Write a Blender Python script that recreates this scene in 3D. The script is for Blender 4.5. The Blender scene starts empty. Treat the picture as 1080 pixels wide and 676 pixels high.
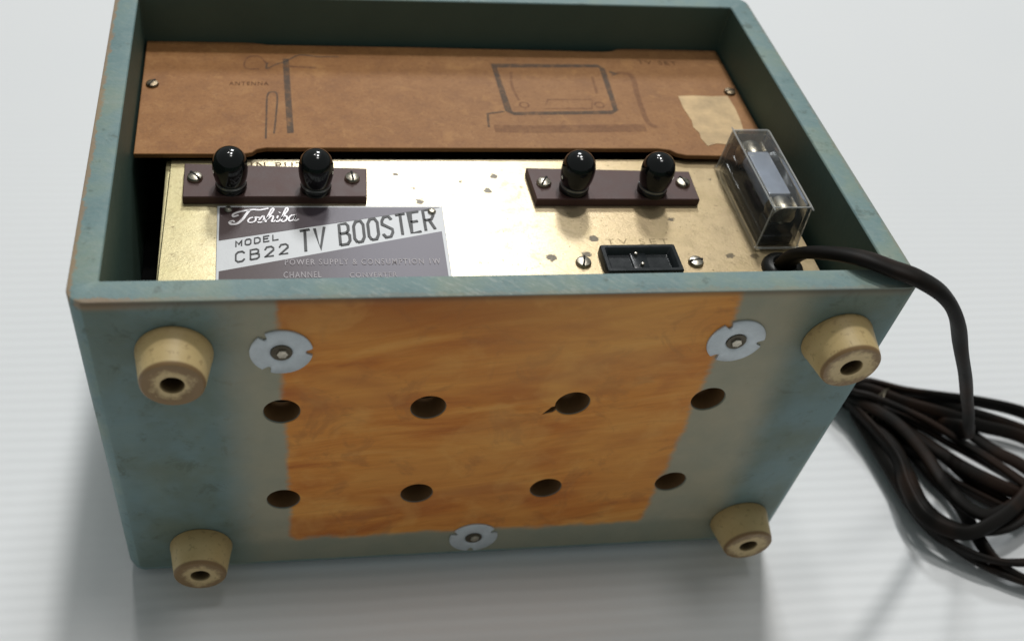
import bpy, bmesh, math, random
from mathutils import Vector, Matrix
random.seed(7)
S = 0.01                     # geometry below is written in centimetres, built in metres
sc = bpy.context.scene
C = sc.collection

# ------------------------------------------------------------------ camera
cam_d = bpy.data.cameras.new('camera'); cam = bpy.data.objects.new('camera', cam_d); C.objects.link(cam)
X = Vector((0.99028484, -0.11016662, 0.08484842)); D_ = Vector((-0.02572311, -0.74478699, -0.66680631)); F_ = Vector((0.13665379, 0.65814562, -0.74038509))
cp = Vector((4.0872195, -14.32730308, 24.7560019)) * S
M = Matrix.Identity(4)
for i in range(3):
    M[i][0] = X[i]; M[i][1] = -D_[i]; M[i][2] = -F_[i]; M[i][3] = cp[i]
cam.matrix_world = M
cam_d.sensor_width = 36; cam_d.lens = 1069.27 / 1080 * 36
cam_d.shift_x = (540 - 441.67) / 1080; cam_d.shift_y = (374.52 - 338) / 1080
cam_d.clip_start = 0.01; cam_d.clip_end = 50
cam_d.dof.use_dof = True; cam_d.dof.focus_distance = 0.235; cam_d.dof.aperture_fstop = 13
sc.camera = cam

# ------------------------------------------------------------------ world, lamps, exposure
w = bpy.data.worlds.new('World'); sc.world = w; w.use_nodes = True
bg = w.node_tree.nodes['Background']; bg.inputs[0].default_value = (0.93, 1.0, 0.99, 1); bg.inputs[1].default_value = 0.20
sc.view_settings.view_transform = 'Standard'; sc.view_settings.look = 'None'; sc.view_settings.exposure = 0; sc.view_settings.gamma = 1
sc.render.engine = 'CYCLES'
def lamp(name, slope, dist, size, power, col):
    d = Vector((slope[0], slope[1], 1)).normalized()
    ld = bpy.data.lights.new(name, 'AREA'); ld.shape = 'DISK'; ld.size = size; ld.energy = power; ld.color = col
    o = bpy.data.objects.new(name, ld); C.objects.link(o)
    o.location = Vector((0.10, 0.03, 0.05)) + d * dist
    o.rotation_euler = (-d).to_track_quat('-Z', 'Y').to_euler()
    return o
lamp('ceiling_lamp', (0.145, 0.45), 4.0, 0.30, 54, (1.0, 0.985, 0.96))
lamp('ceiling_lamp', (0.13, 0.10), 4.0, 0.70, 21, (1.0, 0.98, 0.95))
lamp('ceiling_lamp', (-0.10, 0.60), 4.0, 0.26, 14, (1.0, 0.98, 0.95))
lamp('window_lamp', (0.20, 1.17), 2.5, 0.36, 17, (0.97, 0.99, 1.0))

# ------------------------------------------------------------------ node helper
class NT:
    def __init__(s, name):
        s.m = bpy.data.materials.new(name); s.m.use_nodes = True; s.t = s.m.node_tree
        s.b = s.t.nodes['Principled BSDF']; s.out = s.t.nodes['Material Output']
        s.tc = s.t.nodes.new('ShaderNodeTexCoord')
        v = s.t.nodes.new('ShaderNodeVectorMath'); v.operation = 'SCALE'; v.inputs[3].default_value = 100
        s.t.links.new(s.tc.outputs['Object'], v.inputs[0]); s.P = v.outputs[0]
        x = s.t.nodes.new('ShaderNodeSeparateXYZ'); s.t.links.new(s.P, x.inputs[0]); s.x, s.y, s.z = x.outputs
    def lk(s, v, inp):
        if hasattr(v, 'is_output'): s.t.links.new(v, inp)
        else:
            if isinstance(v, tuple) and len(v) == 3 and inp.type == 'RGBA': v = v + (1,)
            inp.default_value = v
    def ma(s, op, a, b=0.0, c=0.0):
        n = s.t.nodes.new('ShaderNodeMath'); n.operation = op
        for v, i in zip((a, b, c), n.inputs): s.lk(v, i)
        return n.outputs[0]
    def ss(s, v, a, b):        # smooth 0..1 as v goes a..b
        n = s.t.nodes.new('ShaderNodeMapRange'); n.interpolation_type = 'SMOOTHSTEP'
        for q, i in zip((v, a, b, 0.0, 1.0), range(5)): s.lk(q, n.inputs[i])
        return n.outputs[0]
    def noise(s, scale, detail=4, rough=.55, dist=0, vec=None, stretch=None, off=(0,0,0)):
        mp = s.t.nodes.new('ShaderNodeMapping'); s.t.links.new(vec or s.P, mp.inputs[0])
        mp.inputs['Location'].default_value = off
        if stretch: mp.inputs['Scale'].default_value = stretch
        n = s.t.nodes.new('ShaderNodeTexNoise'); s.t.links.new(mp.outputs[0], n.inputs['Vector'])
        n.inputs['Scale'].default_value = scale; n.inputs['Detail'].default_value = detail
        n.inputs['Roughness'].default_value = rough; n.inputs['Distortion'].default_value = dist
        return n.outputs[0]
    def rotv(s, ang, axis='Y'):
        n = s.t.nodes.new('ShaderNodeVectorRotate'); n.rotation_type = axis + '_AXIS'; n.inputs['Angle'].default_value = ang
        s.t.links.new(s.P, n.inputs[0]); return n.outputs[0]
    def mix(s, f, a, b, mode='MIX'):
        n = s.t.nodes.new('ShaderNodeMix'); n.data_type = 'RGBA'; n.blend_type = mode
        s.lk(f, n.inputs[0]); s.lk(a, n.inputs[6]); s.lk(b, n.inputs[7]); return n.outputs[2]
    def ramp(s, f, st):
        n = s.t.nodes.new('ShaderNodeValToRGB'); s.lk(f, n.inputs[0]); e = n.color_ramp.elements
        e[0].position, e[0].color = st[0][0], st[0][1] + (1,); e[1].position, e[1].color = st[-1][0], st[-1][1] + (1,)
        for p, c in st[1:-1]: q = e.new(p); q.color = c + (1,)
        return n.outputs[0]
    def bump(s, h, strength, dist=0.0002):
        n = s.t.nodes.new('ShaderNodeBump'); n.inputs['Strength'].default_value = strength; n.inputs['Distance'].default_value = dist
        s.lk(h, n.inputs['Height']); s.t.links.new(n.outputs[0], s.b.inputs['Normal']); return s
    def set(s, **k):
        for a, v in k.items(): s.lk(v, s.b.inputs[{'col': 'Base Color', 'rough': 'Roughness', 'metal': 'Metallic', 'ior': 'IOR', 'spec': 'Specular IOR Level', 'trans': 'Transmission Weight', 'alpha': 'Alpha', 'coat': 'Coat Weight'}[a]])
        return s

def simple(name, col, rough=.5, metal=0, vary=.25, scale=3, bump=.0, spec=.5):
    n = NT(name); t = n.noise(scale, 5, .6)
    c2 = tuple(max(0, v * (1 - vary)) for v in col); c1 = tuple(min(1, v * (1 + vary * .6)) for v in col)
    n.set(col=n.ramp(t, [(.3, c2), (.7, c1)]), rough=n.ma('ADD', n.ma('MULTIPLY', t, .2), rough - .1), metal=metal, spec=spec)
    if bump: n.bump(n.noise(scale * 6, 4, .6), bump)
    return n.m

# table: fluted white plastic sheet, ribs along x
n = NT('white_fluted_plastic')
rib = n.ma('SINE', n.ma('ADD', n.ma('MULTIPLY', n.y, 2 * math.pi / .37), n.ma('MULTIPLY', n.noise(.25, 2), 2.5)))
fine = n.noise(7, 4, .6)
big = n.noise(.09, 3, .5)
n.set(col=n.mix(big, (.75, .77, .785), (.79, .80, .805)), rough=n.ma('ADD', n.ma('MULTIPLY', fine, .15), .42), spec=.35)
n.bump(n.ma('ADD', rib, n.ma('MULTIPLY', fine, .45)), .19, .0002)
M_table = n.m

# cabinet: teal paint over wood, with the wiped olive zone and the bare wood patch on the underside
n = NT('painted_plywood')
mott = n.noise(.55, 5, .6); fine = n.noise(9, 5, .7); mid = n.noise(2.2, 5, .6, off=(3, 1, 7))
teal = n.ramp(mott, [(.3, (.135, .225, .235)), (.48, (.18, .275, .275)), (.60, (.215, .295, .255)), (.72, (.27, .32, .26))])
teal = n.mix(n.ma('MULTIPLY', n.ss(fine, .45, .75), .30), teal, (.30, .36, .33))
teal = n.mix(n.ma('MULTIPLY', n.ss(mid, .58, .70), .55), teal, (.075, .105, .085))
teal = n.mix(n.ma('MULTIPLY', n.ss(n.noise(24, 4, .75, off=(1, 4, 2)), .60, .68), .35), teal, (.09, .12, .11))
br = n.noise(5, 4, .7, .2, stretch=(.12, 1, 1), off=(5, 1, 2)); teal = n.mix(n.ma('MULTIPLY', n.ss(br, .5, .7), .22), teal, (.30, .36, .34))
dx = n.ma('MULTIPLY', n.ma('SUBTRACT', n.noise(.8, 4, .6, off=(0, 5, 0)), .5), .45)
dz = n.ma('MULTIPLY', n.ma('SUBTRACT', n.noise(1.1, 4, .6, off=(9, 0, 2)), .5), .55)
xx = n.ma('ADD', n.x, dx); zz = n.ma('ADD', n.z, dz)
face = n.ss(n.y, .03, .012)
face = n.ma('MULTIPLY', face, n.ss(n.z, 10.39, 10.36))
xr = n.ma('ADD', xx, n.ma('MULTIPLY', n.z, .08))       # right border of the wiped zone leans outward downwards
tan = n.ma('MULTIPLY', n.ss(xx, 2.5, 3.7), n.ss(xr, 16.8, 15.7))
low = n.ma('MULTIPLY', n.ss(n.x, 4.2, 6), n.ss(n.x, 15.5, 13.5))
tan_col = n.mix(n.noise(.9, 4, .6, off=(2, 2, 2)), (.29, .30, .22), (.50, .41, .27))
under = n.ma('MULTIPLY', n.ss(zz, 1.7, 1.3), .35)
dirt_shade = n.mix(n.ss(n.noise(.35, 4, .6, off=(6, 6, 6)), .35, .65), (.125, .150, .10), (.165, .245, .245))
face_col = n.mix(.7, teal, dirt_shade)  # face paint darkened to carry its shade, along with mottled dirt
sm = n.noise(1.6, 6, .75, .6, off=(2, 8, 4)); face_col = n.mix(n.ma('MULTIPLY', n.ss(sm, .54, .68), .5), face_col, (.085, .105, .07))
face_col = n.mix(n.ma('MULTIPLY', tan, .85), face_col, tan_col)
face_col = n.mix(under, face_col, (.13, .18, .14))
wv = n.rotv(math.radians(7))
g1 = n.noise(1.0, 6, .6, 1.2, vec=wv, stretch=(.22, 1, 1.25)); g2 = n.noise(3.0, 5, .7, .3, vec=wv, stretch=(.10, 1, 2.2))
g3 = n.noise(.5, 3, .5, .5, vec=wv, stretch=(.5, 1, 1.0), off=(4, 0, 8))
wood = n.ramp(g1, [(.26, (.46, .120, .016)), (.40, (.62, .200, .026)), (.54, (.74, .285, .045)), (.70, (.82, .38, .085))])
wood = n.mix(n.ma('MULTIPLY', n.ss(g2, .46, .68), .20), wood, (.48, .150, .025))
wood = n.mix(n.ma('MULTIPLY', n.ss(g3, .42, .62), .5), wood, (.80, .36, .075))
edge = n.ma('MULTIPLY', n.ss(zz, 8.8, 10.2), n.ss(xx, 13.2, 8.5))
wood = n.mix(n.ma('MULTIPLY', edge, .6), wood, (.34, .085, .014))
xl = n.ma('SUBTRACT', xx, n.ma('MULTIPLY', n.ma('SUBTRACT', 10.0, n.z), .03))
wm = n.ma('MULTIPLY', n.ma('MULTIPLY', n.ss(xl, 3.80, 4.30), n.ss(xx, 14.2, 13.55)), n.ss(zz, 1.15, 1.85))
wm = n.ss(n.ma('ADD', wm, n.ma('MULTIPLY', n.ma('SUBTRACT', n.noise(6, 5, .75, .2, vec=wv, stretch=(.25, 1, 1.6), off=(2, 0, 0)), .5), .55)), .25, .78)
fib = n.noise(9.0, 4, .75, .2, vec=wv, stretch=(.07, 1, 1.6)); por = n.noise(16.0, 3, .7, 0, vec=wv, stretch=(.10, 1, 1.3), off=(3, 3, 3))
wood = n.mix(n.ma('MULTIPLY', n.ss(fib, .45, .70), .20), wood, (.52, .19, .04))
wood = n.mix(n.ma('MULTIPLY', n.ss(por, .60, .72), .35), wood, (.30, .12, .03))
g4 = n.noise(.42, 3, .5, 1.0, vec=wv, stretch=(.45, 1, 1.3), off=(1.3, 0, 4.1))
wood = n.mix(n.ma('MULTIPLY', n.ss(g4, .50, .68), .60), wood, (.46, .130, .025))
stn = n.noise(.9, 5, .65, .8, off=(5, 5, 5)); wood = n.mix(n.ma('MULTIPLY', n.ss(stn, .52, .66), .40), wood, (.40, .14, .035))
pal = n.noise(.7, 4, .6, .5, off=(9, 1, 5)); wood = n.mix(n.ma('MULTIPLY', n.ss(pal, .50, .68), .30), wood, (.86, .45, .12))
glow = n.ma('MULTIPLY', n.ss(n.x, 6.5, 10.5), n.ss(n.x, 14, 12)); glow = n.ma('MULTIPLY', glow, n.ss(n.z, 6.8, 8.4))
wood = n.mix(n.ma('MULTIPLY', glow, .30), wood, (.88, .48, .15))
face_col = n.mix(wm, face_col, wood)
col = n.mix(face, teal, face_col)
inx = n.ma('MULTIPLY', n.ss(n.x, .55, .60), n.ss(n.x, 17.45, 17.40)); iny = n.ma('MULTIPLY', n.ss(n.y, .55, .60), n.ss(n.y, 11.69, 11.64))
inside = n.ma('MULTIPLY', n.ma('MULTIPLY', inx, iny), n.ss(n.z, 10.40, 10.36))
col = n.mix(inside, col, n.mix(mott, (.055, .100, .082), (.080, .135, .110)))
hw = n.ma('MULTIPLY', n.ma('MULTIPLY', n.ma('MULTIPLY', n.ss(n.x, 2, 2.1), n.ss(n.x, 16, 15.9)), n.ma('MULTIPLY', n.ss(n.y, .02, .05), n.ss(n.y, .62, .60))), n.ma('MULTIPLY', n.ss(n.z, 1.5, 1.6), n.ss(n.z, 9.0, 8.9)))
col = n.mix(hw, col, (.16, .085, .032))
scf = n.ma('MULTIPLY', n.ss(n.noise(3.2, 6, .8, off=(11, 2, 4)), .66, .72), n.ma('SUBTRACT', 1, wm))
col = n.mix(n.ma('MULTIPLY', scf, .5), col, (.10, .11, .08))
# worn outer rim edge: thin chipped line where the paint is gone
ex = n.ma('MINIMUM', n.x, n.ma('SUBTRACT', 18.0, n.x)); ey = n.ma('MINIMUM', n.y, n.ma('SUBTRACT', 12.24, n.y))
e = n.ma('MINIMUM', ex, ey)
ch = n.ma('ADD', e, n.ma('MULTIPLY', n.noise(3.4, 7, .8, off=(7, 7, 1)), -.46))
chip = n.ma('MULTIPLY', n.ss(ch, -.10, -.16), n.ss(n.z, 10.1, 10.3))
col = n.mix(n.ma('MULTIPLY', n.ma('MULTIPLY', chip, n.ma('ADD', .25, n.ma('MULTIPLY', n.ss(n.x, 2.5, .6), .6))), .8), col, (.36, .21, .10))
# dark brown line just under the rim on the underside
col = n.mix(n.ma('MULTIPLY', n.ma('MULTIPLY', n.ss(n.z, 10.22, 10.36), face), .5), col, (.07, .05, .03))
# pale rubbed streaks on the front rim (diagonal brush marks)
sv = n.rotv(math.radians(38), 'Z')
st = n.noise(6.5, 4, .7, 0, vec=sv, stretch=(.55, 1.8, 1))
top = n.ss(n.z, 10.38, 10.40)
col = n.mix(n.ma('MULTIPLY', n.ma('MULTIPLY', n.ss(st, .48, .70), n.ma('MULTIPLY', top, n.ma('ADD', .25, n.ma('MULTIPLY', n.ss(n.x, 3, 6), n.ss(n.x, 14, 8))))), .42), col, (.42, .47, .43))
n.set(col=col, rough=n.ma('ADD', n.ma('MULTIPLY', fine, .2), n.ma('SUBTRACT', .46, n.ma('MULTIPLY', wm, -.05))), spec=.4)
n.bump(n.ma('ADD', n.ma('MULTIPLY', fine, .7), n.ma('ADD', n.ma('MULTIPLY', br, .8), n.ma('MULTIPLY', n.ma('MULTIPLY', st, top), .8))), .35, .00025)
M_cab = n.m

n = NT('aged_rubber')
a = n.noise(2.0, 4, .6); b = n.noise(7, 4, .6, off=(1, 2, 3))
rad = n.ma('POWER', n.ma('ADD', n.ma('MULTIPLY', n.x, n.x), n.ma('MULTIPLY', n.z, n.z)), .5)
c = n.mix(a, (.58, .42, .18), (.68, .53, .27))
tip = n.ss(n.y, -.80, -.86)
oi = n.t.nodes.new('ShaderNodeObjectInfo'); wr = n.ma('MULTIPLY', n.ma('SUBTRACT', oi.outputs['Random'], .5), .16)
tipc = n.mix(n.ss(n.ma('ADD', rad, n.ma('ADD', n.ma('MULTIPLY', n.noise(3.2, 5, .7, off=(6, 2, 2)), .7), wr)), .70, .92), (.62, .46, .23), (.26, .16, .07))
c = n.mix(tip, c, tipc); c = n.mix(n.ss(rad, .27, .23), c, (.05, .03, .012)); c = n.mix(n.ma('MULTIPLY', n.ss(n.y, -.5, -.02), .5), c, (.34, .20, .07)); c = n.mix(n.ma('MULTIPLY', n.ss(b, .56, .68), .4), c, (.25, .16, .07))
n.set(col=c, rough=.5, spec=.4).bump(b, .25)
M_rub = n.m

n = NT('aged_brass_sheet')
a = n.noise(.45, 5, .6); b = n.noise(2.4, 6, .7, .6, off=(4, 4, 4)); f = n.noise(14, 5, .7)
c = n.ramp(a, [(.3, (.60, .52, .33)), (.5, (.70, .61, .44)), (.7, (.72, .62, .48))])
c = n.mix(n.ma('MULTIPLY', n.ss(n.x, 4.4, 1.6), .7), c, (.46, .41, .19))
c = n.mix(n.ma('MULTIPLY', n.ss(n.x, 8, 13), .8), c, (.46, .34, .185))
gr = n.noise(6.0, 6, .8, off=(5, 5, 5)); c = n.mix(n.ma('MULTIPLY', n.ss(gr, .48, .66), .45), c, (.40, .32, .17))
c = n.mix(n.ma('MULTIPLY', n.ss(b, .56, .70), .5), c, (.40, .33, .20))
blot = n.ma('MULTIPLY', n.ss(n.noise(3.4, 5, .75, off=(1, 7, 3)), .60, .70), n.ma('MAXIMUM', n.ma('MAXIMUM', n.ss(n.x, 8, 13), n.ss(n.x, 3.2, 2.4)), .35))
c = n.mix(n.ma('MULTIPLY', blot, .65), c, (.20, .145, .08))
scr = n.noise(9, 3, .8, .1, vec=n.rotv(.9, 'Z'), stretch=(.06, 1.6, 1)); c = n.mix(n.ma('MULTIPLY', n.ss(scr, .62, .70), .4), c, (.34, .27, .15))
stp = n.noise(11, 3, .6, off=(0, 0, 9)); c = n.mix(n.ma('MULTIPLY', n.ss(stp, .66, .72), .7), c, (.14, .10, .05))
vn = n.t.nodes.new('ShaderNodeTexVoronoi'); vn.inputs['Scale'].default_value = 1.5; vn.inputs['Randomness'].default_value = 1
n.t.links.new(n.P, vn.inputs['Vector'])
wob = n.ma('ADD', vn.outputs['Distance'], n.ma('MULTIPLY', n.ma('SUBTRACT', f, .5), .34))
sz = n.ma('MULTIPLY', n.ss(n.noise(1.6, 2, .5, off=(8, 3, 5)), .36, .66), .19)
spot = n.ss(n.ma('SUBTRACT', wob, sz), .03, -.03)
c = n.mix(n.ma('MULTIPLY', spot, .85), c, (.10, .07, .03))
c = n.mix(n.ma('MULTIPLY', n.ss(f, .5, .72), .35), c, (.40, .32, .17))
n.set(col=c, rough=n.ma('ADD', n.ma('MULTIPLY', b, .25), .27), metal=n.ma('MULTIPLY', n.ma('SUBTRACT', 1, spot), .78))
n.bump(n.ma('ADD', f, n.ma('MULTIPLY', b, .8)), .28, .00012)
M_plate = n.m

n = NT('brown_hardboard')
a = n.noise(.9, 8, .75); b = n.noise(12, 4, .7); d = n.noise(2.2, 5, .6, off=(2, 9, 2))
c = n.ramp(a, [(.3, (.27, .118, .040)), (.5, (.35, .158, .052)), (.68, (.42, .205, .075))])
c = n.mix(n.ma('MULTIPLY', n.ss(d, .5, .7), .35), c, (.24, .10, .038))
c = n.mix(n.ma('MULTIPLY', n.ss(n.x, 5, 12), .3), c, (.33, .18, .085))
c = n.mix(n.ma('MULTIPLY', n.ss(n.noise(9, 5, .85, off=(4, 1, 1)), .50, .64), .45), c, (.20, .085, .03))
c = n.mix(n.ma('MULTIPLY', n.ss(n.noise(1.5, 6, .75, .5, off=(7, 1, 1)), .54, .66), .45), c, (.47, .24, .085))
c = n.mix(n.ma('MULTIPLY', n.ss(b, .55, .7), .22), c, (.55, .32, .15))
c = n.mix(n.ma('MULTIPLY', n.ss(n.z, 9.025, 9.0), .5), c, (.10, .045, .018))
n.set(col=c, rough=.62, spec=.3).bump(n.ma('ADD', b, n.ma('MULTIPLY', d, .6)), .3)
M_board = n.m

M_paper = simple('torn_paper_label', (.66, .47, .25), .7, vary=.3, scale=1.8, bump=.2)
M_black = simple('black_bakelite', (.007, .008, .008), .12, vary=.2)
M_socket = simple('black_moulded_plastic', (.013, .016, .018), .24, vary=.2, bump=.05)
M_strip = simple('dark_red_phenolic', (.080, .034, .028), .55, vary=.18, scale=2, bump=.15)
M_screw = simple('dull_steel', (.50, .46, .38), .32, 1, vary=.35, scale=9, bump=.15)
M_dscrew = simple('tarnished_steel', (.23, .18, .12), .42, 1, vary=.35, scale=8, bump=.2)
M_collar = simple('grey_collar', (.30, .31, .30), .3, .6)
M_nut = simple('pale_zinc', (.56, .61, .64), .38, .25, vary=.13, scale=4, bump=.25)
M_dark = simple('dark_gap', (.004, .004, .003), .8)
M_dark2 = simple('dark_steel', (.09, .075, .05), .4, .6)
M_matte = simple('matte_black', (.004, .004, .004), .95, vary=.1, spec=.05)
M_cord = NT('brown_pvc_cord'); n = M_cord
a = n.noise(1.1, 4, .6); b = n.noise(.5, 3, .5, off=(5, 1, 1))
n.set(col=n.mix(n.ss(b, .45, .62), (.006, .005, .004), (.019, .010, .006)), rough=n.ma('ADD', n.ma('MULTIPLY', a, .25), .45), spec=.16).bump(n.noise(6, 3), .15)
M_cord = n.m
M_grom = simple('black_rubber', (.010, .010, .009), .4)
M_silver = simple('satin_aluminium', (.60, .61, .62), .5, .12, vary=.08, scale=5, bump=.08)
n = NT('plate_enamel')
n.set(col=n.mix(n.ss(n.x, 3.4, 6.4), (.045, .022, .022), (.088, .076, .098)), rough=.42, metal=.1, spec=.5).bump(n.noise(10, 3), .06)
M_enamel = n.m
M_ink = simple('black_ink', (.022, .022, .022), .5, vary=.1)
M_white = simple('silver_lettering', (.66, .63, .64), .35, .35, vary=.1)
M_etch = None
def faint(name, col, al):
    n = NT(name); nz = n.noise(5, 4, .7)
    n.set(col=col, rough=.8, spec=.1, alpha=n.ma('MULTIPLY', n.ss(nz, .12, .62), al)); return n.m
M_pen1 = faint('blue_grey_print', (.08, .10, .105), .5)
M_pen2 = faint('violet_print', (.19, .10, .085), .34)
M_pen4 = faint('faded_violet_print', (.19, .10, .085), .25)
M_pen3 = faint('faded_lettering', (.14, .07, .04), .35)
M_etch = faint('etched_brown_lettering', (.20, .13, .07), .7)
M_white2 = faint('worn_silver_lettering', (.60, .56, .58), .85)
M_etch2 = faint('worn_lettering', (.30, .23, .14), .28)
# clear acrylic: thin-walled look through real 1 mm walls
n = NT('clear_acrylic'); t = n.t
tr = t.nodes.new('ShaderNodeBsdfTransparent'); tr.inputs[0].default_value = (.965, .97, .965, 1)
gl = t.nodes.new('ShaderNodeBsdfGlossy'); gl.inputs['Roughness'].default_value = .06
gl.inputs[0].default_value = (.95, .97, 1, 1)
fr = t.nodes.new('ShaderNodeLayerWeight'); fr.inputs['Blend'].default_value = .32
di = t.nodes.new('ShaderNodeBsdfDiffuse'); di.inputs[0].default_value = (.55, .56, .56, 1)
m1 = t.nodes.new('ShaderNodeMixShader'); m2 = t.nodes.new('ShaderNodeMixShader'); m2.inputs[0].default_value = .04
t.links.new(n.ma('MULTIPLY', fr.outputs['Fresnel'], .8), m1.inputs[0]); t.links.new(tr.outputs[0], m1.inputs[1]); t.links.new(gl.outputs[0], m1.inputs[2])
t.links.new(m1.outputs[0], m2.inputs[1]); t.links.new(di.outputs[0], m2.inputs[2]); t.links.new(m2.outputs[0], n.out.inputs[0])
M_clear = n.m
n = NT('pale_edge_highlight'); n.set(col=(.75, .76, .74), rough=.2, spec=.8, alpha=.38); M_edge = n.m  # whitish tint standing in for highlights on the cover edges
M_gtube = simple('grey_glass_tube', (.50, .55, .66), .22, .1, vary=.1)

# ------------------------------------------------------------------ mesh helpers (cm)
def link(name, bm, mat, parent=None, loc=None, smooth=True, angle=35):
    me = bpy.data.meshes.new(name)
    bmesh.ops.remove_doubles(bm, verts=bm.verts, dist=1e-5)
    bmesh.ops.recalc_face_normals(bm, faces=bm.faces)
    bmesh.ops.scale(bm, vec=(S, S, S), verts=bm.verts)
    bm.to_mesh(me); bm.free(); me.materials.append(mat)
    if smooth:
        me.polygons.foreach_set('use_smooth', [True] * len(me.polygons))
        me.set_sharp_from_angle(angle=math.radians(angle))
    o = bpy.data.objects.new(name, me); C.objects.link(o); o.parent = parent
    if loc: o.location = Vector(loc) * S
    return o
def rrect(x0, y0, x1, y1, r, n=7):
    pts = []
    for cx, cy, a0 in ((x1 - r, y1 - r, 0), (x0 + r, y1 - r, 90), (x0 + r, y0 + r, 180), (x1 - r, y0 + r, 270)):
        for i in range(n):
            a = math.radians(a0 + 90 * i / (n - 1)); pts.append((cx + r * math.cos(a), cy + r * math.sin(a)))
    return pts
def stack(bm, rings, cap0=True, cap1=True):
    R_ = [[bm.verts.new(p) for p in r] for r in rings]
    for a, b in zip(R_, R_[1:]):
        for i in range(len(a)):
            j = (i + 1) % len(a); bm.faces.new((a[i], a[j], b[j], b[i]))
    if cap0: bm.faces.new(R_[0][::-1])
    if cap1: bm.faces.new(R_[-1])
def box(bm, x0, y0, z0, x1, y1, z1, bev=.03, n=3):
    r = max(bev, .001); P = lambda i: rrect(x0 + i, y0 + i, x1 - i, y1 - i, r, n)
    k = bev * .3
    stack(bm, [[(x, y, z0) for x, y in P(bev)], [(x, y, z0 + k) for x, y in P(k)], [(x, y, z0 + bev) for x, y in P(0)], [(x, y, z1 - bev) for x, y in P(0)], [(x, y, z1 - k) for x, y in P(k)], [(x, y, z1) for x, y in P(bev)]])
def prism(bm, pts, z0, z1, bev=.02):
    # outline polygon in xy, extruded, top edge bevelled slightly
    area = sum(a[0] * b[1] - b[0] * a[1] for a, b in zip(pts, pts[1:] + pts[:1]))
    if area < 0: pts = pts[::-1]
    cx = sum(p[0] for p in pts) / len(pts); cy = sum(p[1] for p in pts) / len(pts)
    def ins(d):
        out = []; n = len(pts)
        for i in range(n):
            p0, p1, p2 = Vector(pts[i - 1]), Vector(pts[i]), Vector(pts[(i + 1) % n])
            d1 = (p1 - p0).normalized(); d2 = (p2 - p1).normalized(); nn = (Vector((-d1.y, d1.x)) + Vector((-d2.y, d2.x)))
            nn = nn / max(.6, nn.dot(Vector((-d1.y, d1.x)))); q = p1 + nn * d; out.append((q.x, q.y))
        return out
    if bev: stack(bm, [[(x, y, z0) for x, y in pts], [(x, y, z1 - bev) for x, y in pts], [(x, y, z1) for x, y in ins(bev)]])
    else: stack(bm, [[(x, y, z0) for x, y in pts], [(x, y, z1) for x, y in pts]])
def lathe(bm, prof, n=32, axis='Z', c=(0, 0, 0), cap0=True, cap1=True):
    rings = []
    for r, h in prof:
        ring = []
        for i in range(n):
            a = 2 * math.pi * i / n; u, v = r * math.cos(a), r * math.sin(a)
            p = {'Z': (u, v, h), 'Y': (u, h, v), 'X': (h, u, v)}[axis]
            ring.append((p[0] + c[0], p[1] + c[1], p[2] + c[2]))
        rings.append(ring)
    stack(bm, rings, cap0, cap1)
def catmull(P, k=8, closed=False):
    P = [Vector(p) for p in P]; out = []; n = len(P)
    for i in range(n if closed else n - 1):
        p0 = P[i - 1] if (i or closed) else P[0]; p1 = P[i]; p2 = P[(i + 1) % n]; p3 = P[(i + 2) % n] if (closed or i + 2 < n) else P[-1]
        for j in range(k):
            t = j / k; out.append(.5 * ((2 * p1) + (-p0 + p2) * t + (2 * p0 - 5 * p1 + 4 * p2 - p3) * t * t + (-p0 + 3 * p1 - 3 * p2 + p3) * t ** 3))
    if not closed: out.append(P[-1])
    return out
def cordtube(bm, P, ra=.25, rb=.14, k=8, n=14, twist=0, groove=.22, roll0=0):
    pts = catmull(P, k); T = [(pts[min(i + 1, len(pts) - 1)] - pts[max(i - 1, 0)]).normalized() for i in range(len(pts))]
    N = Vector((0, 0, 1)); N = (N - T[0] * N.dot(T[0])).normalized(); rings = []
    for i, (p, t) in enumerate(zip(pts, T)):
        N = (N - t * N.dot(t)).normalized(); B = t.cross(N); th = roll0 + twist * i / len(pts)
        n1 = N * math.cos(th) + B * math.sin(th); b1 = t.cross(n1); ring = []
        for j in range(n):
            a = 2 * math.pi * j / n; g = 1 - groove * math.exp(-(math.cos(a) / .28) ** 2)
            ring.append(p + b1 * ra * math.cos(a) + n1 * rb * math.sin(a) * g)
        rings.append(ring)
    stack(bm, rings)
def ribbon(bm, pts, w, z, k=0, closed=False):
    if k: pts = [(p.x, p.y) for p in catmull([(x, y, 0) for x, y in pts], k, closed)]
    P = [Vector(p) for p in pts]; n = len(P); L = []
    for i in range(n):
        a = P[i - 1] if (i or closed) else P[0]; b = P[(i + 1) % n] if (closed or i < n - 1) else P[-1]
        t = (b - a).normalized(); q = Vector((-t.y, t.x)) * w / 2
        m = 1.0
        if 0 < i < n - 1 or closed:
            d1 = (P[i] - a).normalized(); m = 1 / max(.5, abs(t.dot(d1)))
        L.append((bm.verts.new((P[i].x + q.x * m, P[i].y + q.y * m, z)), bm.verts.new((P[i].x - q.x * m, P[i].y - q.y * m, z))))
    for i in range(n if closed else n - 1):
        j = (i + 1) % n; bm.faces.new((L[i][0], L[j][0], L[j][1], L[i][1]))
def solidribbon(bm, pts, w, z, h=.012, k=0):
    b2 = bmesh.new(); ribbon(b2, pts, w, z, k)
    g = bmesh.ops.extrude_face_region(b2, geom=b2.faces[:]); bmesh.ops.translate(b2, vec=(0, 0, -h), verts=[v for v in g['geom'] if isinstance(v, bmesh.types.BMVert)])
    me = bpy.data.meshes.new('t'); b2.to_mesh(me); b2.free(); bm.from_mesh(me); bpy.data.meshes.remove(me)
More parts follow.
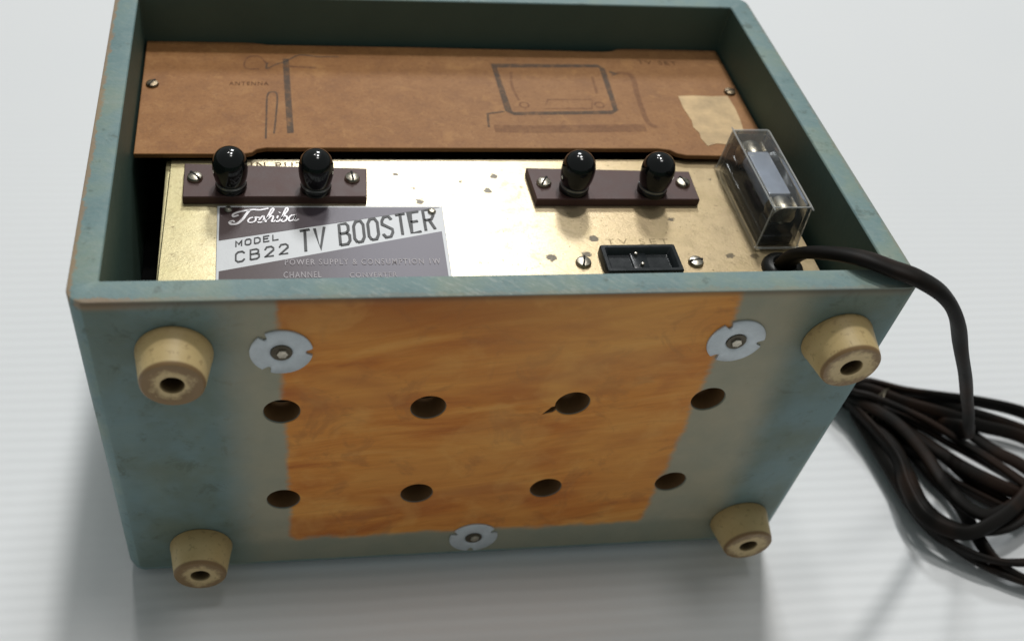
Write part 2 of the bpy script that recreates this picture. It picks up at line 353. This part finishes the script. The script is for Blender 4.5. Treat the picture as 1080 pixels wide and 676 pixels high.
def textmesh(s, bl, br, h, shear=0, spacing=1.0, z=0, offset=0.0):
    # text mapped between two baseline corners (cm), cap height h
    cu = bpy.data.curves.new('t', 'FONT'); cu.body = s; cu.shear = shear; cu.space_character = spacing; cu.offset = offset; cu.resolution_u = 3; cu.extrude = 0.01
    o = bpy.data.objects.new('t', cu); C.objects.link(o); dg = bpy.context.evaluated_depsgraph_get()
    me = bpy.data.meshes.new_from_object(o.evaluated_get(dg)); bpy.data.objects.remove(o); bpy.data.curves.remove(cu)
    bm = bmesh.new(); bm.from_mesh(me); bpy.data.meshes.remove(me)
    xs = [v.co.x for v in bm.verts]; ys = [v.co.y for v in bm.verts]; x0, x1 = min(xs), max(xs); H = .7
    ex = Vector((br[0] - bl[0], br[1] - bl[1])); 
    for v in bm.verts:
        u = (v.co.x - x0) / (x1 - x0); t = v.co.y / H
        v.co = (bl[0] + ex.x * u, bl[1] + ex.y * u + h * t, z + (.004 if v.co.z > 0 else -.004))
    return bm
def merge(bm, other):
    me = bpy.data.meshes.new('t'); other.to_mesh(me); other.free(); bm.from_mesh(me); bpy.data.meshes.remove(me)
def tag(o, label=None, cat=None, group=None, kind=None):
    for k, v in (('label', label), ('category', cat), ('group', group), ('kind', kind)):
        if v: o[k] = v
    return o
def dup(o, loc, parent=None):
    c = o.copy(); C.objects.link(c); c.parent = parent or o.parent
    if loc is not None: c.location = Vector(loc) * S
    for ch in [x for x in C.objects if x.parent == o]: dup(ch, None, c)
    return c

# ------------------------------------------------------------------ the setting
bm = bmesh.new(); bmesh.ops.create_grid(bm, x_segments=2, y_segments=2, size=90)
bmesh.ops.translate(bm, vec=(10, 20, 0), verts=bm.verts)
tag(link('tabletop', bm, M_table, smooth=False), kind='structure')

# ------------------------------------------------------------------ the appliance
W, H, D, t = 18.0, 12.24, 10.41, .61
root = bpy.data.objects.new('tv_booster', None); C.objects.link(root); root.empty_display_size = .02
tag(root, 'vintage blue-green wooden TV booster lying face down, bare wood underside towards the viewer, brown cord', 'tv booster')
bm = bmesh.new(); Z0 = .05
def ring(i, z, r): return [(x, y, z) for x, y in rrect(i, i, W - i, H - i, r, 9)]
rings = [ring(.34, Z0, .1), ring(.16, Z0 + .08, .28), ring(.05, Z0 + .22, .38), ring(0, Z0 + .45, .42)]
rings += [ring(0, D - .05, .42), ring(.015, D - .015, .405), ring(.05, D, .37)]
rings += [ring(t - .03, D, .04), ring(t, D - .03, .03), ring(t, .7, .03)]
stack(bm, rings, True, True)
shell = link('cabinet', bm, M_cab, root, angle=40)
# vent holes through the underside panel
cut = bmesh.new()
holes = [(4.12, 6.85), (7.44, 6.82), (10.85, 6.79), (14.17, 6.79), (4.11, 3.36), (7.46, 3.36), (10.83, 3.34), (14.19, 3.38)]
for i, (hx, hz) in enumerate(holes):
    lathe(cut, [(.45, -.3), (.425, -.001), (.40, .05), (.40, t + .3)], 40, 'Y', (hx, 0, hz))
bmesh.ops.recalc_face_normals(cut, faces=cut.faces)
cutter = link('cutter', cut, M_cab)
ck = bmesh.new()     # chip broken out beside the third hole
prism(ck, [(10.50, -.3), (10.5, .16), (10.2, -.02), (10.12, -.3)], 6.5, 6.78, 0)
for v in ck.verts: v.co = Vector((v.co.x + (v.co.z - 6.6) * .7, v.co.y, v.co.z - (10.5 - v.co.x) * .3))
cutter2 = link('cutter', ck, M_cab)
for c in (cutter, cutter2):
    m = shell.modifiers.new('b', 'BOOLEAN'); m.operation = 'DIFFERENCE'; m.object = c; m.solver = 'EXACT'
dg = bpy.context.evaluated_depsgraph_get()
me = bpy.data.meshes.new_from_object(shell.evaluated_get(dg)); shell.modifiers.clear(); shell.data = me
me.polygons.foreach_set('use_smooth', [True] * len(me.polygons)); me.set_sharp_from_angle(angle=math.radians(40))
for c in (cutter, cutter2): bpy.data.objects.remove(c)

# rubber feet, local origin on the face, pointing to -y
def foot():
    bm = bmesh.new()
    lathe(bm, [(.81, 0), (.83, -.03), (.825, -.10), (.80, -.20), (.70, -.80), (.68, -.87), (.64, -.905), (.43, -.915), (.40, -.90), (.31, -.905), (.26, -.90), (.24, -.84), (.22, -.45)], 48, 'Y')
    o = link('rubber_foot', bm, M_rub, root)
    b2 = bmesh.new(); lathe(b2, [(.25, -.44), (.25, -.50), (.20, -.57), (.10, -.60)], 24, 'Y'); box(b2, -.2, -.605, -.03, .2, -.58, .03, .005)
    link('foot_screw', b2, M_dscrew, o); return o
f0 = foot(); f0.scale = (.96, 1, .96); f0.location = Vector((1.96, 0, 8.93)) * S
for p, rz in (((16.56, 0, 8.86), 40), ((1.96, 0, 1.42), 120), ((16.72, 0, 1.42), 200)):
    dup(f0, p).rotation_euler = (0, math.radians(rz), 0)
# pronged tee nuts with bolt ends
def teenut():
    bm = bmesh.new(); n = 120; R1 = .66; r0 = .20; zs = [0, -.045]
    outer = []
    for i in range(n):
        a = 2 * math.pi * i / n; r = R1
        for c0 in (0, 128, 240):
            dd = abs((math.degrees(a) - c0 + 180) % 360 - 180)
            if dd < 6.5: r = R1 - .15 * (1 - (dd / 8) ** 4)
        outer.append((r, a))
    P = lambda k, h, f: [(f(r) * math.cos(a), h, f(r) * math.sin(a)) for r, a in outer]
    stack(bm, [P(0, 0, lambda r: r), P(0, -.035, lambda r: r), P(0, -.05, lambda r: r - .02), P(0, -.06, lambda r: .36), P(0, -.05, lambda r: .27), P(0, -.02, lambda r: r0 + .015), P(0, .0, lambda r: r0)], True, True)
    o = link('tee_nut', bm, M_nut, root)
    b2 = bmesh.new(); lathe(b2, [(.13, -.03), (.13, -.055), (.115, -.075), (.03, -.08)], 6, 'Y', (.02, 0, -.03)); link('bolt_end', b2, M_screw, o)
    b3 = bmesh.new(); lathe(b3, [(.225, -.02), (.225, -.052), (.20, -.056), (.17, -.046), (.01, -.044)], 32, 'Y'); link('nut_bore', b3, M_dark2, o)  # dark disc stands in for the shaded recess of the bore
    return o
t0 = teenut(); t0.location = Vector((4.14, -.003, 8.87)) * S
for p, rz in (((14.17, -.003, 8.86), 6), ((9.2, -.003, 1.16), -28)): dup(t0, p).rotation_euler = (0, math.radians(rz), 0)

# back board
ZB = 9.03
out = [(.68, 6.50), (3.3, 6.50), (3.55, 6.56), (3.68, 6.70), (3.9, 6.76), (14.2, 6.76), (14.5, 6.70), (14.65, 6.56), (14.9, 6.47), (17.33, 6.42), (17.33, 11.58), (14.5, 11.60), (14.25, 11.57), (14.05, 11.46), (13.8, 11.42), (8.5, 11.50), (4.0, 11.52), (3.6, 11.60), (3.3, 11.62), (.68, 11.62)]
bm = bmesh.new(); prism(bm, out, ZB - .12, ZB, .015)
board = link('back_board', bm, M_board, root)
def screw(name, x, y, z, r, h, mat, parent, rot, axis='Z'):
    bm = bmesh.new(); lathe(bm, [(r, 0), (r, h * .35), (r * .86, h * .75), (r * .5, h), (.01, h * 1.03)], 28)
    o = link(name, bm, mat, parent, (x, y, z)); o.rotation_euler = (0, 0, math.radians(rot))
    b = bmesh.new(); box(b, -r * .86, -r * .13, h * .6, r * .86, r * .13, h * 1.06, .004); link('screw_slot', b, M_dark, o)
    return o
screw('board_screw', .95, 9.48, ZB, .17, .09, M_dscrew, board, 60); screw('board_screw', 17.05, 9.38, ZB, .17, .09, M_dscrew, board, 20)
bm = bmesh.new(); prism(bm, [(15.45, 9.17), (15.9, 9.20), (16.5, 9.17), (16.93, 9.2), (16.96, 8.6), (16.93, 8.1), (16.85, 7.5), (16.55, 7.1), (16.2, 6.92), (15.9, 6.97), (15.6, 6.86), (15.52, 7.2), (15.55, 7.45), (15.45, 7.7), (15.5, 8.0), (15.43, 8.6)], ZB, ZB + .012, 0)
link('torn_label', bm, M_paper, board)
zp = ZB + .006
bm = bmesh.new()
ribbon(bm, [(4.49, 10.80), (4.50, 9.5), (4.53, 7.36)], .17, zp)
ribbon(bm, [(3.98, 10.59), (3.96, 10.3), (4.21, 10.51), (4.49, 10.68), (4.88, 11.0), (5.39, 10.93), (5.96, 10.95)], .05, zp + .002, 4)
ribbon(bm, [(3.9, 7.12), (3.93, 8.2), (3.96, 9.01), (4.08, 9.19), (4.22, 9.06), (4.18, 8.2), (4.11, 7.34)], .05, zp, 4)
link('aerial_drawing', bm, M_pen1, board, smooth=False)
bm = bmesh.new()
ribbon(bm, [(10.37, 10.6), (13.45, 10.66), (13.55, 10.5), (13.45, 8.47), (13.3, 8.37), (10.55, 8.28), (10.42, 8.4)], .14, zp, 0, True)
ribbon(bm, [(13.72, 10.37), (13.9, 10.25), (13.75, 10.2)], .10, zp)
ribbon(bm, [(10.3, 8.37), (9.82, 8.27), (9.76, 7.66)], .06, zp)
link('television_drawing', bm, M_pen1, board, smooth=False)
bm = bmesh.new()
for cx, cy in ((10.91, 8.69), (13.04, 8.72)): ribbon(bm, [(cx + .13 * math.cos(a * .785), cy + .13 * math.sin(a * .785)) for a in range(8)], .05, zp, 0, True)
link('television_drawing', bm, M_pen2, board, smooth=False)
bm = bmesh.new()
ribbon(bm, [(3.95, 10.55), (3.76, 10.90), (3.48, 10.87), (3.36, 10.6), (3.4, 10.3), (3.75, 10.28)], .05, zp, 4)
ribbon(bm, [(4.56, 10.43), (4.95, 10.40), (5.32, 10.37)], .10, zp, 2)
link('aerial_lead_drawing', bm, M_pen2, board, smooth=False)
bm = bmesh.new()
ribbon(bm, [(10.82, 10.3), (10.72, 9.6), (10.80, 8.9)], .08, zp, 3); ribbon(bm, [(13.15, 10.1), (13.10, 9.25)], .08, zp)
ribbon(bm, [(11.62, 8.95), (12.89, 8.97), (12.79, 8.54), (11.43, 8.52)], .05, zp, 0, True)
ribbon(bm, [(13.92, 10.3), (14.30, 10.25), (14.34, 9.8), (14.28, 9.39), (14.21, 8.32), (14.25, 7.85), (14.43, 7.7)], .15, zp + .002, 3)
ribbon(bm, [(9.9, 7.60), (11, 7.58), (12.6, 7.62), (14.10, 7.66)], .34, zp)
link('set_lead_drawing', bm, M_pen4, board, smooth=False)
link('board_lettering', textmesh('ANTENNA', (2.95, 9.48), (4.0, 9.50), .17, 0, 1.2, zp), M_pen3, board, smooth=False)
link('board_lettering', textmesh('TV SET', (14.7, 10.8), (15.9, 10.74), .2, 0, 1.2, zp), M_pen3, board, smooth=False)

# metal chassis plate with folded sides
ZP = 8.5
bm = bmesh.new()
prism(bm, [(1.38, 1.2), (17.36, 1.2), (17.36, 6.99), (1.50, 6.99)], ZP - .10, ZP, .03)
box(bm, 1.39, 1.2, 1.6, 1.49, 6.98, ZP - .06, .01); box(bm, 1.5, 1.2, 1.6, 17.2, 1.3, ZP - .1, .01)
plate = link('chassis_plate', bm, M_plate, root)
bm = bmesh.new(); box(bm, 1.4, 7.65, .8, 17.3, 7.8, ZB - .21, .01)
link('partition', bm, M_matte, root)
bm = bmesh.new()       # black block added to keep the gap beside the chassis dark
prism(bm, [(.66, 1.0), (1.30, 1.0), (1.30, 7.6), (.66, 7.6)], 1.0, 6.3, .02)
link('gap_blackout', bm, M_matte, root)

# terminal strips, knobs, screws
def strip(q, knobs, scr, rots):
    bm = bmesh.new(); prism(bm, q, ZP + .005, ZP + .22, .02); s = link('terminal_strip', bm, M_strip, root)
    for kx, ky, in knobs:
        b = bmesh.new(); z0 = ZP + .20
        lathe(b, [(.385, 0), (.395, .03), (.395, .13), (.38, .16), (.355, .17), (.35, .21), (.375, .225), (.40, .30), (.43, .44), (.445, .62), (.435, .78), (.39, .94), (.31, 1.05), (.20, 1.12), (.09, 1.15), (.01, 1.155)], 44)
        bmesh.ops.scale(b, vec=(.95, .95, .96), verts=b.verts); k = link('terminal_knob', b, M_black, s, (kx, ky, z0), angle=60)
        b = bmesh.new(); lathe(b, [(.335, .155), (.366, .165), (.366, .215), (.335, .225)], 30, cap0=False, cap1=False); link('knob_collar', b, M_collar, k)
    for (x, y), r in zip(scr, rots): screw('strip_screw', x, y, ZP + .215, .19, .13, M_screw, s, r)
    return s
strip([(1.88, 6.52), (6.42, 6.32), (6.34, 5.20), (1.88, 5.22)], [(3.04, 5.60), (5.10, 5.52)], [(2.16, 5.92), (6.02, 5.88)], (130, 95))
strip([(10.58, 6.34), (14.97, 6.18), (14.92, 5.03), (10.62, 5.07)], [(11.66, 5.47), (13.72, 5.40)], [(10.92, 5.68), (14.63, 5.66)], (60, 110))

# nameplate
bm = bmesh.new(); prism(bm, [(2.70, 5.09), (8.22, 5.03), (8.10, 1.5), (2.72, 1.5)], ZP, ZP + .05, .012)
name = link('nameplate', bm, M_silver, root)
zn = ZP + .055
bm = bmesh.new(); prism(bm, [(2.76, 5.02), (8.14, 4.97), (8.12, 4.96), (2.76, 3.82)], zn - .01, zn, 0); prism(bm, [(2.78, 2.78), (8.09, 4.08), (8.03, 1.6), (2.78, 1.6)], zn - .01, zn, 0)
link('enamel_field', bm, M_enamel, name, smooth=False)
zi = zn + .012
G = {'T': [[(0, 1), (1, 1)], [(.5, 1), (.5, 0)]], 'V': [[(0, 1), (.5, 0), (1, 1)]], 'B': [[(0, 0), (0, 1), (.7, 1), (.92, .86), (.92, .66), (.7, .54), (0, .54)], [(.7, .54), (1, .4), (1, .15), (.75, 0), (0, 0)]],
     'O': [[(.25, 0), (.75, 0), (1, .2), (1, .8), (.75, 1), (.25, 1), (0, .8), (0, .2), (.25, 0)]], 'S': [[(1, .82), (.75, 1), (.25, 1), (0, .82), (0, .66), (1, .34), (1, .18), (.75, 0), (.25, 0), (0, .18)]],
     'E': [[(1, 1), (0, 1), (0, 0), (1, 0)], [(0, .53), (.8, .53)]], 'R': [[(0, 0), (0, 1), (.75, 1), (1, .85), (1, .65), (.75, .5), (0, .5)], [(.5, .5), (1, 0)]],
     'M': [[(0, 0), (0, 1), (.5, .35), (1, 1), (1, 0)]], 'D': [[(0, 0), (0, 1), (.65, 1), (1, .75), (1, .25), (.65, 0), (0, 0)]], 'L': [[(0, 1), (0, 0), (1, 0)]],
     'C': [[(1, .8), (.75, 1), (.25, 1), (0, .8), (0, .2), (.25, 0), (.75, 0), (1, .2)]], '2': [[(0, .75), (.2, 1), (.75, 1), (1, .8), (1, .62), (0, 0), (1, 0)]]}
def strokes(bm, s, bl, slope, h, cw, gap, wd, z, space=.5, lean=0.0):
    x = bl[0]
    for ch in s:
        if ch == ' ': x += cw * space + gap; continue
        y = bl[1] + (x - bl[0]) * slope
        for ln in G[ch]: solidribbon(bm, [(x + u * cw + v * h * lean, y + v * h + u * cw * slope) for u, v in ln], wd, z)
        x += cw + gap
bm = bmesh.new(); strokes(bm, 'TV BOOSTER', (4.66, 3.39), .236, .74, .235, .115, .070, zi, .55)
strokes(bm, 'MODEL', (3.16, 3.60), .24, .19, .13, .085, .030, zi)
strokes(bm, 'CB22', (3.16, 3.07), .24, .33, .20, .135, .038, zi)
link('black_lettering', bm, M_ink, name, smooth=False)
bm = bmesh.new()      # cursive maker's name, drawn as brush strokes
def cur(pts, w=.042):
    solidribbon(bm, [(2.98 + x * 1.60 + y * .13, 4.36 + y * .60 + x * .10) for x, y in pts], w, zi, .012, 5)
cur([(.10, .58), (.03, .50), (.02, .66), (.12, .80), (.28, .88), (.40, .84), (.52, .92)], .055)
cur([(.00, .20), (.03, .05), (.12, .06), (.18, .30), (.21, .60), (.24, .86)], .07)
cur([(.00, .20), (.05, .24), (.07, .15)], .045)
cur([(.35, .40), (.29, .36), (.27, .20), (.31, .08), (.37, .14), (.38, .30), (.34, .40), (.43, .36)])
cur([(.43, .20), (.47, .46), (.50, .30), (.49, .10), (.44, .07), (.42, .12)]); cur([(.49, .09), (.55, .30)])
cur([(.55, .30), (.60, .70), (.60, .88), (.57, .86), (.55, .50), (.54, .06)]); cur([(.545, .20), (.60, .42), (.635, .36), (.63, .10), (.67, .10), (.70, .26)])
cur([(.70, .42), (.695, .12), (.725, .07), (.76, .22)]); cur([(.705, .60), (.712, .64)], .055)
cur([(.76, .22), (.82, .70), (.81, .88), (.785, .84), (.77, .40), (.775, .10), (.82, .06), (.85, .22), (.83, .38), (.80, .36)])
cur([(.97, .40), (.91, .42), (.875, .24), (.90, .07), (.95, .14), (.975, .42), (.965, .14), (.99, .06), (1.03, .16)])
link('silver_script', bm, M_white, name, smooth=False)
bm = bmesh.new()
merge(bm, textmesh('POWER SUPPLY & CONSUMPTION 1W', (4.28, 2.95), (7.92, 2.92), .19, 0, 1.25, zi - .004, 0.01))
merge(bm, textmesh('CHANNEL', (4.24, 2.52), (5.10, 2.52), .20, 0, 1.25, zi - .004, 0.01)); merge(bm, textmesh('CONVERTER', (5.75, 2.50), (6.85, 2.50), .16, 0, 1.2, zi - .004, 0.008))
link('silver_lettering', bm, M_white2, name, smooth=False)
for x, y in ((2.97, 4.92), (7.93, 4.80)):
    bm = bmesh.new(); lathe(bm, [(.10, 0), (.10, .03), (.07, .07), (.01, .085)], 20); link('rivet', bm, M_screw, name, (x, y, ZP + .05))

# etched lettering on the plate
link('etched_lettering', textmesh('IN PUT', (3.50, 6.62), (4.85, 6.60), .24, 0, 1.3, ZP + .004, .012), M_etch, plate, smooth=False)
link('etched_lettering', textmesh('TV SET', (12.15, 3.60), (13.75, 3.58), .20, 0, 1.4, ZP + .004, -.005), M_etch2, plate, smooth=False)

# outlet socket: shallow tray-like insert with two contacts
bm = bmesh.new(); a = (11.84, 2.40, 13.74, 3.34)
def rr(i, z, r): return [(x, y, z) for x, y in rrect(a[0] + i, a[1] + i, a[2] - i, a[3] - i, r, 4)]
stack(bm, [rr(0, ZP, .05), rr(0, ZP + .20, .05), rr(.02, ZP + .23, .05), rr(.10, ZP + .23, .04), rr(.13, ZP + .20, .04), rr(.20, ZP + .06, .04)])
box(bm, 12.58, 2.60, ZP + .06, 12.98, 3.18, ZP + .10, .02)
sock = link('outlet_socket', bm, M_socket, root)
for x, y in ((12.72, 3.10), (12.80, 2.74)):
    bm = bmesh.new(); lathe(bm, [(.045, 0), (.045, .05), (.03, .07), (.005, .075)], 14); link('contact', bm, M_screw, sock, (x, y, ZP + .10))
screw('plate_screw', 11.40, 2.94, ZP, .19, .11, M_screw, plate, 75)
screw('plate_screw', 14.22, 2.90, ZP, .19, .11, M_screw, plate, 10)

# fuse holder under a clear cover
bm = bmesh.new(); fx0, fy0, fx1, fy1, fz0, fz1 = 15.90, 3.35, 17.02, 6.60, ZP + .01, 9.78
def fr_(i, z, r): return [(x, y, z) for x, y in rrect(fx0 + i, fy0 + i, fx1 - i, fy1 - i, r, 5)]
stack(bm, [fr_(-.05, fz0, .08), fr_(-.05, fz0 + .06, .08), fr_(0, fz0 + .08, .08), fr_(.03, fz1 - .12, .10), fr_(.06, fz1 - .03, .10), fr_(.13, fz1, .08), fr_(.15, fz1 - .07, .06), fr_(.11, fz1 - .14, .06), fr_(.08, fz0, .05)], False, False)
bm.faces.ensure_lookup_table()
b = bmesh.new(); stack(b, [fr_(.13, fz1, .08)[::1], fr_(.131, fz1 - .001, .08)], False, False); b.free()
v = [bm.verts.new(p) for p in fr_(.13, fz1, .08)]; bm.faces.new(v); v = [bm.verts.new(p) for p in fr_(.15, fz1 - .07, .06)]; bm.faces.new(v)
cover = link('fuse_cover', bm, M_clear, root)
bm = bmesh.new()  # pale tubes along the clear cover imitate bright edge highlights
loop = [(x, y, fz1 - .015) for x, y in rrect(fx0 + .07, fy0 + .07, fx1 - .07, fy1 - .07, .09, 4)]
cordtube(bm, loop + [loop[0]], .022, .022, 2, 6, groove=0)
cover_edge = link('edge_highlight', bm, M_edge, cover)
for ex, ey in ((fx0 + .02, fy0 + .02), (fx1 - .02, fy0 + .02), (fx0 + .02, fy1 - .02), (fx1 - .02, fy1 - .02)):
    bm = bmesh.new(); cordtube(bm, [(ex, ey, fz0 + .05), (ex + (.05 if ex < 16.4 else -.05), ey + (.05 if ey < 5 else -.05), fz1 - .02)], .022, .022, 4, 6, groove=0)
    link('edge_highlight', bm, M_edge, cover)
bm = bmesh.new(); cordtube(bm, [(fx0, fy0 - .03, fz0 + .06), (fx1, fy0 - .03, fz0 + .06)], .03, .03, 4, 6, groove=0); link('edge_highlight', bm, M_edge, cover)
bm = bmesh.new(); box(bm, 16.05, 3.50, ZP + .01, 16.87, 6.45, ZP + .30, .03); box(bm, 16.10, 3.60, ZP + .30, 16.82, 4.05, ZP + .62, .03); box(bm, 16.10, 5.95, ZP + .30, 16.82, 6.35, ZP + .62, .03)
holder = link('fuse_holder', bm, M_socket, root)
bm = bmesh.new(); lathe(bm, [(.01, 4.02), (.27, 4.04), (.28, 4.5), (.28, 5.6), (.27, 6.06), (.01, 6.08)], 24, 'Y', (16.46, 0, ZP + .78)); link('fuse_tube', bm, M_gtube, holder)
bm = bmesh.new(); box(bm, 16.17, 4.15, ZP + 1.0, 16.75, 5.85, ZP + 1.10, .03); link('fuse_label', bm, M_gtube, holder)
for y0 in (3.62, 5.86):
    bm = bmesh.new(); lathe(bm, [(.01, y0), (.30, y0 + .01), (.32, y0 + .08), (.32, y0 + .44), (.30, y0 + .50), (.01, y0 + .51)], 24, 'Y', (16.46, 0, ZP + .78))
    box(bm, 16.16, y0 + .06, ZP + .5, 16.21, y0 + .44, ZP + 1.08, .01); box(bm, 16.71, y0 + .06, ZP + .5, 16.76, y0 + .44, ZP + 1.08, .01)
    for q in range(5): lathe(bm, [(.05, 0), (.07, .03), (.02, .09)], 8, 'Z', (16.3 + .09 * q, y0 + .1 + .25 * (q % 2), ZP + 1.0 - .03 * abs(q - 2)))
    link('fuse_cap', bm, M_screw, holder)
screw('cover_screw', 16.46, 3.72, ZP + .60, .12, .06, M_screw, holder, 30)

# seat the chassis: the plate lies right under the board
for o in list(C.objects):
    if o.type != 'MESH' or o.name.split('.')[0] in ('partition', 'gap_blackout'): continue
    top_ = o
    while top_.parent and top_.parent != root: top_ = top_.parent
    if top_.parent != root or top_.name.split('.')[0] not in ('chassis_plate', 'terminal_strip', 'nameplate', 'outlet_socket', 'fuse_cover', 'fuse_holder'): continue
    if o.location.length > 1e-6 and o.parent.location.length < 1e-6:
        l = o.location; o.location = (l.x * .9816 + .00075, l.y * .9816 - .00264, l.z + .003)
    elif o.parent.location.length < 1e-6:
        o.data.transform(Matrix(((.9816, 0, 0, .00075), (0, .9816, 0, -.00264), (0, 0, 1, .003), (0, 0, 0, 1))))

# grommet and cord
bm = bmesh.new(); lathe(bm, [(.50, 0), (.50, .06), (.46, .14), (.38, .20), (.28, .21), (.24, .16), (.24, .02)], 32); link('cord_grommet', bm, M_grom, root, (16.13, 2.31, ZP + .3))
bm = bmesh.new()
lead = [(16.13, 2.31, 8.6), (16.12, 2.25, 9.1), (16.14, 1.9, 9.7), (16.36, 1.30, 10.25), (16.75, .72, 10.62), (17.25, .34, 10.66), (17.75, .06, 10.62), (18.45, -.10, 10.25), (19.15, -.10, 9.5), (19.95, .05, 8.3), (20.9, .35, 7.0), (21.8, .68, 5.7), (22.7, 1.1, 4.5), (23.5, 1.55, 3.4), (24.4, 2.1, 2.3), (24.95, 2.8, 1.4), (24.9, 3.6, .6), (24.3, 4.3, .3)]
cordtube(bm, lead, .29, .17, 8, roll0=.35, twist=.9)
bundle = [
    [(22.4, 5.41, 1.2), (23.15, 5.04, 1.4), (24.05, 4.6, 1.5), (25.28, 4.32, 1.4), (26.63, 4.16, 1.2), (28.04, 3.75, 1.0), (29.34, 2.8, 1.0), (30.49, 1.23, 0.8)] ,
    [(22.64, 5.58, 0.8), (23.53, 5.13, 1.0), (24.91, 4.51, 1.0), (26.33, 3.9, 0.9), (27.86, 3.22, 0.8), (29.11, 2.1, 0.7), (29.52, 0.02, 0.6)] ,
    [(22.71, 5.59, 0.5), (23.52, 4.89, 0.8), (24.45, 4.14, 0.9), (25.59, 3.55, 0.7), (26.51, 2.67, 0.6), (27.33, 1.97, 0.5), (28.06, 0.58, 0.4), (27.71, -1.07, 0.4)] ,
    [(22.33, 5.1, 0.9), (23.06, 4.26, 1.2), (23.9, 3.38, 1.3), (24.83, 2.56, 1.2), (25.82, 1.79, 1.0), (26.61, 1.08, 0.9), (27.28, -0.32, 0.8), (27.03, -1.47, 0.6)] ,
    [(22.57, 5.26, 0.5), (23.29, 4.27, 0.7), (23.98, 3.28, 0.7), (24.68, 2.28, 0.6), (25.26, 1.43, 0.5), (25.92, 0.76, 0.4), (26.69, 0.14, 0.4), (27.2, -0.98, 0.3)] ,
    [(22.65, 5.59, 0.4), (23.28, 4.43, 0.5), (23.7, 3.18, 0.5), (24.06, 1.88, 0.5), (24.42, 0.71, 0.5), (24.36, -0.42, 0.7), (24.54, -1.32, 0.6), (25.28, -1.98, 0.5)] ,
    [(22.2, 5.02, 0.9), (22.62, 3.9, 1.1), (22.94, 2.91, 1.1), (23.0, 1.82, 1.0), (22.94, 0.72, 1.0), (23.32, -0.06, 1.0), (24.17, -0.46, 1.0), (25.34, -0.27, 1.0), (27.05, 0.57, 1.0)] ,
    [(22.59, 5.35, 0.3), (22.87, 4.14, 0.4), (23.02, 2.99, 0.4), (23.0, 1.89, 0.4), (23.12, 0.67, 0.4), (23.47, -0.37, 0.4), (24.13, -1.18, 0.4), (25.22, -1.92, 0.4), (26.68, -2.26, 0.4)] ,
    [(22.54, 5.23, 0.3), (22.46, 3.84, 0.8), (22.61, 2.85, 0.8), (22.68, 1.8, 0.8), (22.72, 0.7, 0.8), (23.05, -0.34, 0.8), (23.81, -1.08, 0.8), (24.55, -1.38, 0.8), (25.67, -1.51, 0.8)] ,
    [(22.03, 5.01, 1.3), (22.61, 4.03, 1.6), (23.18, 3.17, 1.6), (23.68, 2.13, 1.5), (23.78, 0.98, 1.4), (24.19, 0.19, 1.3), (25.09, 0.04, 1.2), (26.94, 0.92, 1.0)] ,
    [(22.07, 4.92, 1.5), (22.77, 4.24, 1.8), (23.84, 3.44, 1.8), (24.83, 2.66, 1.6), (25.74, 1.75, 1.4), (26.51, 0.94, 1.2), (27.28, -0.12, 1.0)] ,
    [(27.64, 1.81, 1.2), (26.01, 0.42, 1.3), (24.59, -0.39, 1.4), (23.45, -0.58, 1.4), (22.72, -0.06, 1.3), (22.67, 1.0, 1.2), (22.77, 2.22, 1.2), (22.56, 3.52, 1.2), (22.16, 4.86, 1.0)] ,
]

bundle += [
    [(22.3, 5.3, 1.1), (23.1, 4.75, 1.3), (24.0, 4.2, 1.4), (25.1, 3.75, 1.3), (26.3, 3.3, 1.1), (27.6, 2.8, 1.0), (28.9, 1.5, .9)],
    [(22.1, 5.0, .8), (22.8, 4.1, 1.2), (23.5, 3.3, 1.3), (24.3, 2.4, 1.2), (25.0, 1.6, 1.1), (25.9, .9, 1.0), (27.0, .3, .9)],
    [(22.2, 5.1, .4), (22.7, 4.2, .6), (23.2, 3.3, .6), (23.9, 2.6, .5), (24.5, 1.7, .5), (25.3, 1.0, .4), (26.5, .1, .4)]]
for i, p in enumerate(bundle):
    k = (i * 37 % 11) / 11; wob = random.Random(i)
    x, y, z = p[0]; tail = [(20.3 - k * .6, 8.6 + k * 1.2, .5 + k), (21.3 - k * .3, 7.0 + k * .4, .5 + k * .9)]
    if p[0][0] > 27: p = p + tail[::-1]
    else: p = tail + p
    p = [(a - (c * .35) * .1, b_, max(.18, c * .72)) for a, b_, c in p]
    p = [(a + wob.uniform(-.07, .07), b_ + wob.uniform(-.07, .07), c + wob.uniform(0, .06)) for a, b_, c in p]
    cordtube(bm, p, .215, .125, 7, roll0=k * 3, twist=(k - .4) * 6)
cord = link('power_cord', bm, M_cord, root, angle=70)
bm = bmesh.new()
for k in range(3):
    c0 = Vector((22.95 + .1 * k, 4.30 - .04 * k, .72)); ax = Vector((.75, -.66, 0)); u = Vector((.66, .75, 0)); pts = []
    for j in range(17):
        a = 2 * math.pi * j / 16; pts.append(c0 + u * (.80 * math.cos(a)) + Vector((0, 0, 1)) * (.60 * math.sin(a)) + ax * (.10 * math.sin(a * 2 + k)))
    cordtube(bm, [tuple(q) for q in pts], .035, .035, 4, 6, groove=0)
link('wire_tie', bm, M_dark2, cord)
